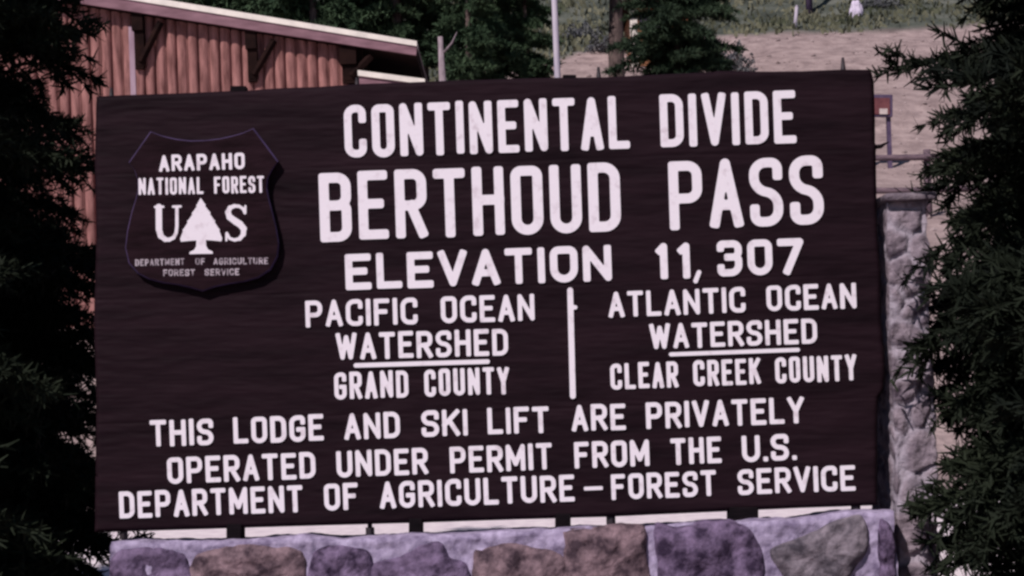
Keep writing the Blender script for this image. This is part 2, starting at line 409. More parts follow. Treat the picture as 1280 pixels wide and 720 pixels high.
def sdf_mesh(mb, segs, half, to_world, thick, cell, y0=-.004):
    """solid of all points within `half` of the segments (marching squares), extruded from the board"""
    segs = [(np.array(a), np.array(b_), h) for a, b_, h in segs]
    segs = [(a, b_, h if isinstance(h, tuple) else float(h)) for a, b_, h in segs]
    hm = max(h[0] if isinstance(h, tuple) else h for _, _, h in segs)
    lo = np.min([np.minimum(a, b_) for a, b_, _ in segs], axis=0) - hm - cell * 1.5
    hi = np.max([np.maximum(a, b_) for a, b_, _ in segs], axis=0) + hm + cell * 1.5
    nx_, ny_ = int((hi[0]-lo[0]) / cell) + 2, int((hi[1]-lo[1]) / cell) + 2
    gx = lo[0] + np.arange(nx_) * cell; gy = lo[1] + np.arange(ny_) * cell
    X, Y = np.meshgrid(gx, gy, indexing='ij'); D = np.full(X.shape, 1e9)
    for a, b_, h in segs:
        d = b_ - a; L = d @ d + 1e-12
        if isinstance(h, float): h = (h, 0, 0)
        hh, e0, e1 = h
        Ln = math.sqrt(L); al = ((X - a[0]) * d[0] + (Y - a[1]) * d[1]) / Ln; ac = np.abs((X - a[0]) * d[1] - (Y - a[1]) * d[0]) / Ln
        t = np.clip(al, 0, Ln)
        D = np.minimum(D, np.hypot(al - t, ac) - hh)
        if e0 or e1:                       # squared end with a small router radius
            r = .55 * hh; lo_, hi_ = -(hh - r) * e0, Ln + (hh - r) * e1
            D = np.minimum(D, np.hypot(al - np.clip(al, lo_, hi_), np.maximum(ac - (hh - r), 0)) - r)
    return field_mesh(mb, D, gx, gy, to_world, thick, y0)

def field_mesh(mb, D, gx, gy, to_world, thick, y0):
    D = np.where(np.abs(D) < 1e-6, 1e-6, D)
    nx_, ny_ = D.shape; ins = D < 0; verts = []; key = {}; faces = []
    def vert(kk, x, y):
        if kk not in key: key[kk] = len(verts); verts.append((x, y))
        return key[kk]
    cells = np.argwhere(ins[:-1, :-1] | ins[1:, :-1] | ins[:-1, 1:] | ins[1:, 1:])
    for i, j in cells:
        cs = [(i, j), (i+1, j), (i+1, j+1), (i, j+1)]; poly = []
        for k_ in range(4):
            a, b_ = cs[k_], cs[(k_+1) % 4]
            if ins[a]: poly.append(vert(('c', *a), gx[a[0]], gy[a[1]]))
            if ins[a] != ins[b_]:
                t = D[a] / (D[a] - D[b_]); kk = ('e', *min(a, b_), *max(a, b_))
                poly.append(vert(kk, gx[a[0]] + (gx[b_[0]] - gx[a[0]]) * t, gy[a[1]] + (gy[b_[1]] - gy[a[1]]) * t))
        if len(poly) > 2: faces.append(tuple(poly))
    cnt = {}
    for f in faces:
        for a, b_ in zip(f, f[1:] + f[:1]): cnt[(min(a, b_), max(a, b_))] = cnt.get((min(a, b_), max(a, b_)), 0) + 1
    base_ = len(mb.v)
    W = [to_world(*p) for p in verts]
    mb.v += [Vector((w.x, y0 - thick, w.z)) for w in W]
    nb = len(verts)
    side = {}
    fl = [tuple(base_ + q for q in f) for f in faces]
    for f in faces:
        for a, b_ in zip(f, f[1:] + f[:1]):
            if cnt[(min(a, b_), max(a, b_))] == 1:
                for q in (a, b_):
                    if q not in side:
                        side[q] = len(mb.v); mb.v.append(Vector((W[q].x, y0 + .006, W[q].z)))
                fl.append((base_ + b_, base_ + a, side[a], side[b_]))
    mb.f += fl

def word_segs(txt, width, H, sw, gap=None, jit=.012):
    """segments of a word in px, origin at the left end of the baseline"""
    h = sw / 2
    ws = [G[c][0] for c in txt]
    nL = len(txt)
    gap = gap if gap is not None else sw * .62
    free = width - nL * sw - gap * (nL - 1)
    u = free / max(.01, sum(ws))                     # px per unit centre-line width
    segs = []; x = h
    for c, w in zip(txt, ws):
        W = w * u; hh = H - sw; rj = random.uniform(-1, 1) * jit * H
        for st in G[c][1]:
            pp = [(p[0] * W, p[1] * hh) + ((p[2],) if len(p) == 3 else ()) for p in st]
            rp = round_path(pp, max(W, sw * .5))
            hv = h * random.uniform(.96, 1.03)
            def sq(i):                     # square up free ends and right-angled corners
                if i in (0, len(rp) - 1): return 1
                u_, v_ = (rp[i] - rp[i-1]).normalized(), (rp[i+1] - rp[i]).normalized()
                return 1 if abs(u_.dot(v_)) < .1 else 0
            rp = [q for i, q in enumerate(rp) if i == 0 or (q - rp[i-1]).length > .03]
            for i, (a, b_) in enumerate(zip(rp, rp[1:])):
                segs.append(((x + a.x, h + a.y + rj), (x + b_.x, h + b_.y + rj), (hv, sq(i), sq(i + 1))))
        x += W + sw + gap
    return segs

def text_line(words, parent, name='word', thick=.0012, y0=-.004, sk=.79, pm='paint'):
    """words: (text, left px, baseline py, right px, baseline py at right, cap height, stroke)"""
    for (txt, x0, y0p, x1, y1p, H, sw) in words:
        mb = MB()
        sw = sw * (sk if H > 40 else sk - .04)
        Wd = math.hypot(x1 - x0, y1p - y0p); ax = Vector(((x1-x0)/Wd, (y1p-y0p)/Wd)); up = Vector((ax.y, -ax.x))
        def tw(u, v, x0=x0, y0p=y0p, ax=ax, up=up):
            q = ax * u + up * v; return P(x0 + q.x, y0p + q.y)
        sdf_mesh(mb, word_segs(txt, Wd, H, sw, sw * .72), sw / 2, tw, thick, max(sw / 7, .5), y0)
        o = mb.obj('dash' if txt == '-' else 'comma' if txt == ',' else 'number' if txt.isdigit() else name, M[pm], parent)
        if txt.isalpha() or '.' in txt: o['label'] = 'white routed word reading ' + txt

def line(words, x_left, y_left, x_right, y_right, H, sw):
    """place words with their own left/right ends on a common sloping baseline"""
    f = lambda x: y_left + (y_right - y_left) * (x - x_left) / (x_right - x_left)
    return [(t, a, f(a), b_, f(b_), H, sw) for t, a, b_ in words]

text_line(line([('CONTINENTAL', 431.5, 787.5), ('DIVIDE', 826, 995.5)], 432, 197.7, 995, 178.8, 66, 12.2), sign)
text_line(line([('BERTHOUD', 401, 776.5), ('PASS', 837.5, 1030)], 401, 302, 1030, 281, 86, 15.4), sign)
text_line(line([('ELEVATION', 432.5, 765), ('1', 821, 835), ('1', 848, 863), ('307', 897, 1005)], 432, 363, 1005, 342.7, 45, 11.5)
, sign)
text_line(line([('PACIFIC', 382.5, 522.5), ('OCEAN', 551.5, 668.5)], 382, 409.4, 669, 400.7, 33.5, 7.6), sign)
text_line(line([('WATERSHED', 420.5, 635.5)], 420, 450.2, 635.5, 444, 33.5, 7.6), sign)
text_line(line([('GRAND', 418.5, 511), ('COUNTY', 531, 637)], 418.8, 499.5, 637, 492.5, 34, 7.2), sign)
text_line(line([('ATLANTIC', 761, 932), ('OCEAN', 958.5, 1070.5)], 761, 397, 1070, 385.5, 32, 7.3), sign)
text_line(line([('WATERSHED', 812.5, 1021.5)], 812.5, 436.8, 1021, 429.3, 31.5, 7.2), sign)
text_line(line([('CLEAR', 763.5, 848), ('CREEK', 867, 951), ('COUNTY', 969.5, 1071)], 763.4, 487, 1071, 475.5, 32.5, 6.9), sign)
text_line(line([('THIS', 188.5, 267.5), ('LODGE', 292.5, 405), ('AND', 431, 500.5), ('SKI', 527.5, 585), ('LIFT', 610, 686.5), ('ARE', 715, 782.5), ('PRIVATELY', 808, 1005.5)],
               188.5, 558.5, 1005, 529, 33, 7.6), sign)
text_line(line([('OPERATED', 210, 395), ('UNDER', 421.5, 535.5), ('PERMIT', 563, 690.5), ('FROM', 718.5, 812), ('THE', 839, 902), ('U.S.', 928, 996)],
               210, 605, 996, 575, 33, 7.6), sign)
text_line(line([('DEPARTMENT', 150, 379), ('OF', 406, 448), ('AGRICULTURE', 475.5, 718.5)], 150, 648.3, 1069, 613, 33.5, 7.6)
          + [('-', 730.5, 627.5, 754, 626.6, 33.5, 6)] + line([('FOREST', 764.5, 895.5), ('SERVICE', 922.5, 1069.5)], 150, 648.3, 1069, 613, 32, 7.4),
          sign)

def bar(p0, p1, w, name, parent, y0=-.004, extra=()):
    mb = MB(); a, b_ = Vector(p0), Vector(p1)
    sdf_mesh(mb, [(tuple(a), tuple(b_), w / 2)] + list(extra), w / 2, lambda x, y: P(x, y), .003, w / 6, y0)
    mb.f = [q[::-1] for q in mb.f]
    return mb.obj(name, M['paint'], parent)
bar((445, 456.8), (609.5, 452), 5.6, 'underline', sign)['label'] = 'white underline below the Pacific WATERSHED'
bar((838.5, 443), (997, 437.3), 5.0, 'underline', sign)['label'] = 'white underline below the Atlantic WATERSHED'
bar((873.5, 340.5), (869.3, 351.5), 5.6, 'comma', sign)
bar((712.6, 363), (716, 495), 7.2, 'divider_line', sign, extra=[((716, 384), (719, 384.3), 2.6)])

# ------------------------------------------------------------------ shield badge
out = [(190, 165.5), (205, 171), (222, 175), (240, 177), (258, 176.5), (276, 174.5), (292, 171), (306, 167), (318.5, 161.5),
       (334, 182), (349.5, 203), (342, 213), (336.5, 224), (335.5, 236), (337.5, 248), (342, 265), (347, 285), (350.5, 306),
       (348.5, 322), (340, 338), (325, 348), (307, 353), (288, 356), (270, 359.5), (255, 365), (240, 360.5), (224, 357), (206, 354.5), (188, 350),
       (174, 342.5), (163, 330), (158.5, 311), (161, 290), (166, 268), (171.5, 250), (174.5, 238), (174, 226), (170, 214), (163, 204), (177, 184)]
SY0, SY1 = -.032, -.0035
def shield_pt(p, y, k=1.0):
    c = Vector((254, 260)); q = c + (Vector(p) - c) * k; w = P(q.x, q.y); return Vector((w.x, y, w.z))
rings = [(SY1, 1.0), (SY0 + .006, 1.0), (SY0, .984), (SY0 - .00005, .97)]
V = []; F = []; N = len(out)
for y, k_ in rings: V += [shield_pt(p, y, k_) for p in out]
for r_ in range(3):
    for a in range(N):
        F.append((r_*N + a, (r_+1)*N + a, (r_+1)*N + (a+1) % N, r_*N + (a+1) % N))
F.append(tuple(3*N + a for a in range(N - 1, -1, -1))); F.append(tuple(range(N)))
shield = link_mesh('shield', V, F, M['shield'], sign)
bm_ = bmesh.new(); bm_.from_mesh(shield.data); bmesh.ops.recalc_face_normals(bm_, faces=bm_.faces); bmesh.ops.triangulate(bm_, faces=[f for f in bm_.faces if len(f.verts) > 4]); bm_.to_mesh(shield.data); bm_.free()
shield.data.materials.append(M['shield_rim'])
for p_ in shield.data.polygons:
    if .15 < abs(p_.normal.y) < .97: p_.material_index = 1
shield['label'] = 'raised brown forest shield badge with white tree'
LY = SY0 - .0005
text_line([('ARAPAHO', 201.5, 216, 308, 213, 20.5, 5.4)], shield, 'shield_word', .002, LY)
text_line([('NATIONAL', 176, 245, 256.5, 243.8, 21, 4.3), ('FOREST', 270, 243.6, 332, 242, 21, 4.3)], shield, 'shield_word', .002, LY)
text_line([('DEPARTMENT', 171.7, 333.5, 233, 332, 8.4, 2.1), ('OF', 246.5, 332, 258.5, 331.8, 8.4, 2.1), ('AGRICULTURE', 269, 331.8, 337, 331, 8.4, 2.1)], shield, 'shield_word', .0015, LY, .86, 'worn_paint')
text_line([('FOREST', 206.5, 346, 246, 345.5, 8.4, 2.1), ('SERVICE', 258, 345.3, 301, 344.8, 8.4, 2.1)], shield, 'shield_word', .0015, LY, .86, 'worn_paint')
def strokes(segs, name):
    mb = MB(); sdf_mesh(mb, segs, 4, lambda x, y: P(x, y), .002, .6, LY)
    mb.f = [q[::-1] for q in mb.f]; return mb.obj(name, M['paint'], shield)
def poly_path(pts, w):
    return [(a[:2], b_[:2], ((a[2] if len(a) > 2 else w) + (b_[2] if len(b_) > 2 else w)) / 2) for a, b_ in zip(pts, pts[1:])]
# serif U and S
arc = [(201 + 0, 260, 3.9), (201.2, 288, 3.9), (203.5, 296, 3.5), (209, 300.3, 2.7), (214, 300.6, 2.4), (219.5, 298, 2.2), (222.5, 292, 2.0), (223.5, 284, 2.0), (223.5, 260, 2.0)]
strokes(poly_path(arc, 3) + [((196.5, 260), (206.5, 259.7), 1.5), ((218.8, 259.6), (228, 259.3), 1.5)], 'emblem_letter')
sp = [(308, 267.5, 1.6), (305.5, 262, 1.8), (300.5, 259, 1.9), (295, 258.8, 2.2), (289.5, 261, 2.7), (287, 266.5, 3.2), (289, 272.5, 3.7), (295.5, 277.3, 4.2), (302, 281.5, 4.2), (306.5, 287, 3.6), (306, 294, 2.9), (301.5, 299.5, 2.2), (295, 301, 1.9), (289, 299, 1.8), (285.5, 292.5, 1.6)]
strokes(poly_path(sp, 3) + [((308.6, 258.8), (308.6, 267), 1.3), ((285, 293), (285, 301.5), 1.3)], 'emblem_letter')
# tree emblem: polygon outline with saw-tooth edges
lefte = [(253, 248.5), (249, 256), (247.6, 257.5), (248.2, 259.5), (243.5, 266), (242, 267.3), (242.6, 269.5), (238, 276), (236.2, 277.2), (236.8, 279.5), (232, 287), (230.6, 288), (231, 290.5), (227.5, 299.5), (228.5, 303.2), (238, 302.2), (247.8, 301.5), (247.4, 309), (245, 313.3), (239.5, 315.8), (239, 318.6), (253.5, 318.2)]
righte = [(2 * 253.4 - x + (.5 if y > 262 else 0), y - .5) for x, y in lefte[1:-1]][::-1]
tp = np.array(lefte + righte)
gx = np.arange(223, 285, .55); gy = np.arange(244, 322, .55)
X, Y = np.meshgrid(gx, gy, indexing='ij'); Dm = np.full(X.shape, 1e9); inside = np.zeros(X.shape, bool)
for a, b_ in zip(tp, np.roll(tp, -1, 0)):
    d = b_ - a; t = np.clip(((X - a[0]) * d[0] + (Y - a[1]) * d[1]) / (d @ d + 1e-9), 0, 1)
    Dm = np.minimum(Dm, np.hypot(X - a[0] - t * d[0], Y - a[1] - t * d[1]))
    cr = ((a[1] > Y) != (b_[1] > Y)) & (X < (b_[0] - a[0]) * (Y - a[1]) / (b_[1] - a[1] + 1e-12) + a[0]); inside ^= cr
mb = MB(); field_mesh(mb, np.where(inside, -Dm, Dm), gx, gy, lambda x, y: P(x, y), .002, LY)
mb.f = [q[::-1] for q in mb.f]; mb.obj('tree_emblem', M['paint'], shield)
for o in list(shield.children): o.matrix_parent_inverse = Matrix.Identity(4)

# ------------------------------------------------------------------ stone pier behind the sign's right end
PY = 0.0
pier = thing('stone_pier', (P(1150, 600, PY).x, PY + .25, 0), 'rough grey stone pier standing against the right end of the sign', 'pier')
x0, x1, zt = 1.452, 1.61, P(1110, 252, PY).z
V = []; F = []; JD = []; nu, nv = 40, 220
per = [(x0, PY), (x1, PY), (x1, PY + .42), (x0, PY + .42)]
loop = []
for a, b_ in zip(per, per[1:] + per[:1]): loop += [(a[0] + (b_[0]-a[0])*t/24, a[1] + (b_[1]-a[1])*t/24) for t in range(24)]
cx, cy = (x0 + x1) / 2, PY + .21
for j in range(nv + 1):
    z = zt * j / nv
    for (x, y) in loop:
        dv = Vector((x - cx, y - cy)).normalized()
        dd = noise.voronoi(Vector((x * 7 + .2 * fbm((x * 5, z * 5, 1), 2), y * 7, z * 8)))[0]
        JD.append(dd[1] - dd[0])
        q = .016 * fbm((x * 5, z * 5 + y * 5, 8), 5) + .010 * fbm((x * 26, z * 26, y * 26), 4) - .02 * max(0, 1 - (dd[1] - dd[0]) / .2)
        V.append((x + dv.x * q, y + dv.y * q, z))
JT = [min(1, max(0, 1 - d_ / .16)) for d_ in JD]
L = len(loop)
F = [(j*L+a, j*L+(a+1) % L, (j+1)*L+(a+1) % L, (j+1)*L+a) for j in range(nv) for a in range(L)] + [tuple(nv*L + a for a in range(L))]
M['pier'] = mat('rough_pier_stone', (.10, .078, .10), (.30, .245, .28), 9, (1, 1, 1), .95, .9, 26, None, .1, bdist=.02)
M['pier_wall'] = mat('pier_stone', (.07, .052, .072), (.30, .24, .28), 11, (1, 1, 1), .95, 1.0, 34, None, .1, bdist=.02)
o = link_mesh('pier_shaft', V, F, M['pier_wall'], pier, True)
ja = o.data.attributes.new('joint', 'FLOAT', 'POINT'); ja.data.foreach_set('value', JT)
n = M['pier_wall'].node_tree.nodes; l = M['pier_wall'].node_tree.links; b = n['Principled BSDF']
src = b.inputs['Base Color'].links[0].from_socket
an = n.new('ShaderNodeAttribute'); an.attribute_name = 'joint'
mx = n.new('ShaderNodeMix'); mx.data_type = 'RGBA'; mx.inputs[7].default_value = (.36, .31, .37, 1)
l.new(an.outputs['Fac'], mx.inputs[0]); l.new(src, mx.inputs[6]); l.new(mx.outputs[2], b.inputs['Base Color'])
mb = MB(); mb.box((x0 - .012, PY - .03, zt), (x1 + .03, PY + .45, zt + .03)); mb.obj('cap_slab', M['pier'], pier, bevel=.012)

# ------------------------------------------------------------------ foliage
def bough_template(L, twigs, ndl, nlen, nwid, seed, droop=.25):
    """one conifer bough growing along +X: needles as slim triangles/quads, returns (verts, faces) arrays + stem verts"""
    rng = np.random.RandomState(seed); T = []
    for i in range(twigs):
        t = (i + rng.rand()) / twigs
        p0 = np.array([L * t, 0, -droop * L * t * t + .12 * L * t])
        side = 1 if i % 2 else -1
        ln = L * (.10 + .30 * (1 - t) ** .8 * min(1, t * 5 + .3)) * rng.uniform(.7, 1.2)
        ang = math.radians(rng.uniform(35, 62)) * side
        d = np.array([math.cos(ang), math.sin(ang), rng.uniform(-.55, .05)]); d /= np.linalg.norm(d)
        T.append((p0, d, ln))
    T.append((np.array([0, 0, 0.]), np.array([1, 0, -.05]), L * 1.0))
    vs = []
    for p0, d, ln in T:
        k = max(2, int(ndl * ln / L * 3))
        s = np.sort(rng.rand(k)) * ln
        base_ = p0 + s[:, None] * d
        if ln >= L: base_[:, 2] = -droop * L * (s / L) ** 2 + .12 * s
        nd = d * .8 + rng.normal(0, .55, (k, 3)); nd /= np.linalg.norm(nd, axis=1)[:, None]
        sidev = np.cross(nd, rng.normal(0, 1, (k, 3))); sidev /= np.linalg.norm(sidev, axis=1)[:, None] + 1e-9
        ll = nlen * rng.uniform(.7, 1.2, k)[:, None]; ww = nwid * .5
        vs.append(np.stack([base_ - sidev * ww, base_ + sidev * ww, base_ + nd * ll + sidev * ww * .3, base_ + nd * ll - sidev * ww * .3], 1))
    return np.concatenate(vs).reshape(-1, 3)

def crown_verts(H, R, z0, power, spacing, per, temps, seed, rjit=.25, zmax=None, pitch=0):
    rng = np.random.RandomState(seed); out_ = []; z = z0
    while z < (zmax or H * .985):
        f = (z - z0) / (H - z0); r = R * max(.03, (1 - f)) ** power
        r *= min(1, .55 + f * 6)
        for k_ in range(max(3, int(per * (1 - .4 * f)))):
            a = rng.rand() * 2 * math.pi; L = r * (1 + rng.uniform(-rjit, rjit))
            t = temps[rng.randint(len(temps))] * L
            el = math.radians(rng.uniform(-22, 8) + pitch + 40 * f * f); ro = rng.uniform(-.5, .5)
            c, s = math.cos(ro), math.sin(ro); t = t @ np.array([[1, 0, 0], [0, c, s], [0, -s, c]])
            c, s = math.cos(el), math.sin(el); t = t @ np.array([[c, 0, s], [0, 1, 0], [-s, 0, c]])
            c, s = math.cos(a), math.sin(a); t = t @ np.array([[c, s, 0], [-s, c, 0], [0, 0, 1]])
            out_.append(t + np.array([0, 0, z + rng.uniform(-.5, .5) * spacing]))
        z += spacing
    return np.concatenate(out_)

def quads_mesh(name, v, m):
    v = v.astype(np.float32); nq = len(v) // 4
    me = bpy.data.meshes.new(name); me.vertices.add(len(v)); me.vertices.foreach_set('co', v.ravel())
    me.loops.add(len(v)); me.loops.foreach_set('vertex_index', np.arange(len(v), dtype=np.int32))
    me.polygons.add(nq); me.polygons.foreach_set('loop_start', np.arange(0, len(v), 4, dtype=np.int32))
    me.update(calc_edges=True); me.materials.append(m); return me

def trunk_mesh(name, H, r, m, z0=-.4, lean=0):
    mb = MB(); pts = [(lean * t * H + .02 * H * .2 * math.sin(t * 5), .01 * math.sin(t * 7), z0 + (H - z0) * t) for t in np.linspace(0, 1, 9)]
    mb.tube(pts, [r * (1.15 if i == 0 else (1 - .92 * i / 8)) for i in range(9)], 10, True, .05)
    me = bpy.data.meshes.new(name); me.from_pydata([tuple(v) for v in mb.v], [], mb.f); me.update()
    me.polygons.foreach_set('use_smooth', [True] * len(me.polygons)); me.materials.append(m); return me

def tree(name, loc, crown, trunk, label, group=None, scale=(1, 1, 1), rot=0):
    t = thing(name, loc, label, 'tree', group); t.scale = scale; t.rotation_euler.z = rot
    for nm, me in (('crown', crown), ('trunk', trunk)):
        o = bpy.data.objects.new(nm, me); COL.objects.link(o); o.parent = t
    return t

# two dense spruces that flank the wall
near_t = [bough_template(1, 40, 110, .034, .008, s) for s in (1, 2, 3)]
def near_tree(seed, loc, label, R=1.75, H=6.4, group='spruces flanking the sign'):
    v = crown_verts(H, R, .12, .27, .12, 16, near_t, seed, .09, zmax=4.0)
    v2 = crown_verts(H, R, 3.9, .62, .25, 10, [bough_template(1, 18, 30, .06, .016, 5)], seed + 9, .2)
    v = np.concatenate([v, v2])
    c = (v.reshape(-1, 4, 3) + np.array(loc)).mean(1)
    bad = (c[:, 0] > -1.60) & (c[:, 0] < 1.43) & (c[:, 1] < 1.0) & (c[:, 2] < 3)
    pix = (c[:, 0] > 1.3) & (c[:, 0] < 1.75) & (c[:, 1] > -.04) & (c[:, 1] < .5) & (c[:, 2] < 2.4)
    v = v.reshape(-1, 4, 3)[~(bad | pix)].reshape(-1, 3)
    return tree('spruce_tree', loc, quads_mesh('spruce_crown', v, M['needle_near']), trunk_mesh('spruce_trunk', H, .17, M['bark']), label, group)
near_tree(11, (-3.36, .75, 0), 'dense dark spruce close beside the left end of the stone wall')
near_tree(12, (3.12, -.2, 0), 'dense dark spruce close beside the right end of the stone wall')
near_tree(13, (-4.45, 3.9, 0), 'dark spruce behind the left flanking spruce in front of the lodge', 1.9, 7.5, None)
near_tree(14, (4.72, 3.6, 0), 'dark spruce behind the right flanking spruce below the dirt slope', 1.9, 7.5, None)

# conifers on the hillside behind
far_t = [bough_template(1, 14, 44, .15, .034, s, .3) for s in (21, 22, 23)]
mid_t = [bough_template(1, 18, 64, .10, .02, s, .3) for s in (31, 32, 33)]
variants = []
for s_, (H, R, z0, pw) in enumerate([(15, 2.1, 1.6, .8), (17, 1.9, 3.9, .7), (13, 2.1, .6, .9)]):
    variants.append((quads_mesh('conifer_crown', crown_verts(H, R, z0, pw, .55, 9, far_t, 40 + s_, .4), M['needle_far']), trunk_mesh('conifer_trunk', H, .22, M['bark'])))
GR = 'conifers on the hillside behind the lodge'
spots = [  # px, Y, variant, scale, label
 (300, 47, 0, 1.1, 'conifer behind the lodge roof, farthest left of those on the hillside'),
 (352, 50, 1, 1.1, 'slender conifer rising behind the upper middle of the lodge roof'),
 (396, 45, 2, 1.0, 'broad conifer rising behind the lower middle of the lodge roof'),
 (448, 49, 0, 1.0, 'dark conifer behind the lower end of the lodge roof'),
 (497, 46, 1, 1.1, 'slender conifer just above the tip of the lodge roof'),
 (531, 50, 1, .7, 'bare-stemmed conifer behind the gap beside the lodge roof tip'),
 (588, 44, 2, .8, 'broad low conifer right of the pale bare trunk'),
 (622, 47, 1, .62, 'slender conifer midway between the pale bare trunk and the pole'),
 (660, 46, 1, .56, 'dark conifer left of the pale pole'),
]
for i, (px, Y, k_, s_, lab) in enumerate(spots):
    x = P(px, 100, Y).x
    tree('conifer_tree', (x, Y, hz(x, Y)), variants[k_][0], variants[k_][1], lab, GR, (s_, s_, s_), i * 1.3)
# the big spruce over the sign's top edge
v = crown_verts(13, 2.0, .7, .6, .3, 10, mid_t, 77, .4)
x = P(848, 90, 44).x
tree('spruce_tree', (x, 44, hz(x, 44) - .6), quads_mesh('spruce_crown', v, M['needle']), trunk_mesh('spruce_trunk', 13, .26, M['bark']),
     'broad dark spruce rising above the right half of the sign')
# old bare-stemmed conifer left of it, branches only high up and a short lower spray
x = P(768, 60, 52).x
v = crown_verts(12, 2.0, 4.7, .6, .45, 7, far_t, 88, .4)
tree('pine_tree', (x, 52, hz(x, 52)), quads_mesh('pine_crown', v, M['needle_far']), trunk_mesh('pine_trunk', 12, .36, M['bark'], lean=.012),
     'pine with a bare dark leaning trunk left of the broad spruce')
# bare pale trunk
x = P(553, 90, 38).x; z = hz(x, 38)
sn = thing('dead_trunk', (x, 38, z), 'short pale bare tree trunk right of the lodge roof tip', 'tree')
zz = P(553, 46, 38).z
mb = MB(); mb.tube([(x, 38, z - .3), (x + .02, 38, (z + zz) / 2), (x - .03, 38, zz)], [.15, .12, .07], 10, True, .08); mb.obj('trunk', M['palebark'], sn, True)
mb = MB(); mb.tube([(x, 38, zz - .5), (x + .3, 37.9, zz - .2), (x + .45, 37.9, zz + .1)], [.04, .03, .01], 6); mb.obj('branch', M['palebark'], sn, True)

# ------------------------------------------------------------------ pole
Y = 27; a = P(697, 100, Y); t = P(690.5, -60, Y); z = hz(a.x, Y)
pole = thing('utility_pole', (a.x, Y, z), 'tall pale grey pole standing behind the middle of the sign', 'pole')
d = (t - a); bot = a - d * ((a.z - z) / d.z)
mb = MB(); mb.tube([bot - d.normalized() * .4, a, t + d * 1.4], [.085, .066, .05], 14, True); mb.obj('shaft', M['pole'], pole, True)
tp_ = t + d * 1.25
mb = MB(); mb.tube([tp_ + Vector((-.8, 0, 0)), tp_ + Vector((.8, 0, 0))], .06, 8); mb.obj('crossarm', M['pole'], pole)

# ------------------------------------------------------------------ lodge
LYD = 23.0; FY = LYD - .32                # wall plane, overhang front plane
lodge = thing('lodge', (P(250, 300, LYD).x, LYD, hz(-5, LYD)), 'brown log-sided lodge with a low sloping roof behind the left half of the sign', 'building')
xr = P(452, 95, LYD).x; xl = P(-150, 95, LYD).x; pitch = .199
zb = hz(-4, LYD) - 1.2
def roof_z(x, Y=LYD):                      # underside of the roof above a wall point
    a, b_ = P(190, 17, FY), P(520, 70, FY)
    return a.z + (b_.z - a.z) * (x - a.x) / (b_.x - a.x)
V = []; F = []; cols = []
x = xl
prev = None
nlog = int((xr - xl) / pitch)
for i in range(nlog):
    j_ = random.uniform(-.012, .012); dj = random.uniform(0, .015)
    for q in range(9):
        t = q / 8; xx = xr - pitch * (i + t)
        y = LYD - (.085 * math.sqrt(max(0, 1 - (2 * t - 1) ** 2)) ** .8) + dj
        cols.append((xx, y))
for (xx, y) in cols:
    zt_ = roof_z(xx) + .02
    for t in (0, .5, .8, 1): V.append((xx, y, zb + (zt_ - zb) * t))
F = [(i*4+j, i*4+j+1, (i+1)*4+j+1, (i+1)*4+j) for i in range(len(cols)-1) for j in range(3)]
link_mesh('log_siding', V, F, M['log'], lodge, True)
mb = MB()
mb.prism([(xl, LYD + .03, zb), (xr, LYD + .03, zb), (xr, LYD + .03, roof_z(xr)), (xl, LYD + .03, roof_z(xl))], (0, 8, 0)); mb.obj('wall_core', M['beam'], lodge)
# pale vertical trim board
a = P(163, 60, LYD - .08); mb = MB(); mb.prism([(a.x - .075, a.y, zb), (a.x + .075, a.y, zb), (a.x + .075, a.y, roof_z(a.x) - .25), (a.x - .075, a.y, roof_z(a.x) - .25)], (0, .06, 0)); mb.obj('trim_board', M['logtrim'], lodge)
# roof slab, fascia, cream edge
def rake(pxl, pyl, pxr, pyr, y): 
    p, q = P(pxl, pyl, FY), P(pxr, pyr, FY); d = (q - p); p2 = p - d * 1.1
    return [Vector((p2.x, y, p2.z)), Vector((q.x, y, q.z))]
tpL = rake(190, -3, 521, 51.5, FY); tpM = rake(190, 4.5, 521, 58, FY); tpB = rake(190, 18, 520, 69, FY)
mb = MB(); mb.prism([tpB[0], tpB[1], tpM[1], tpM[0]], (0, .06, 0)); mb.obj('fascia', M['fascia'], lodge)
off = Vector((0, -.025, 0))
mb = MB(); mb.prism([tpM[0] + off, tpM[1] + off, tpL[1] + off, tpL[0] + off], (0, .4, 0)); mb.obj('roof_edge', M['drip'], lodge)
bk = Vector((0, .063, 0)); e = Vector((0, 0, -.004))
mb = MB(); mb.prism([tpB[0] + bk, tpB[1] + bk, tpM[1] + bk + e, tpM[0] + bk + e], (0, 9.2, 0)); mb.obj('roof_deck', M['beam'], lodge)
bk = Vector((0, .38, 0))
mb = MB(); mb.prism([tpM[0] + bk + Vector((0,0,.001)), tpM[1] + bk + Vector((0,0,.001)), tpL[1] + bk - Vector((0, 0, .01)), tpL[0] + bk - Vector((0, 0, .01))], (0, 8.9, 0)); mb.obj('roof', M['roofing'], lodge)
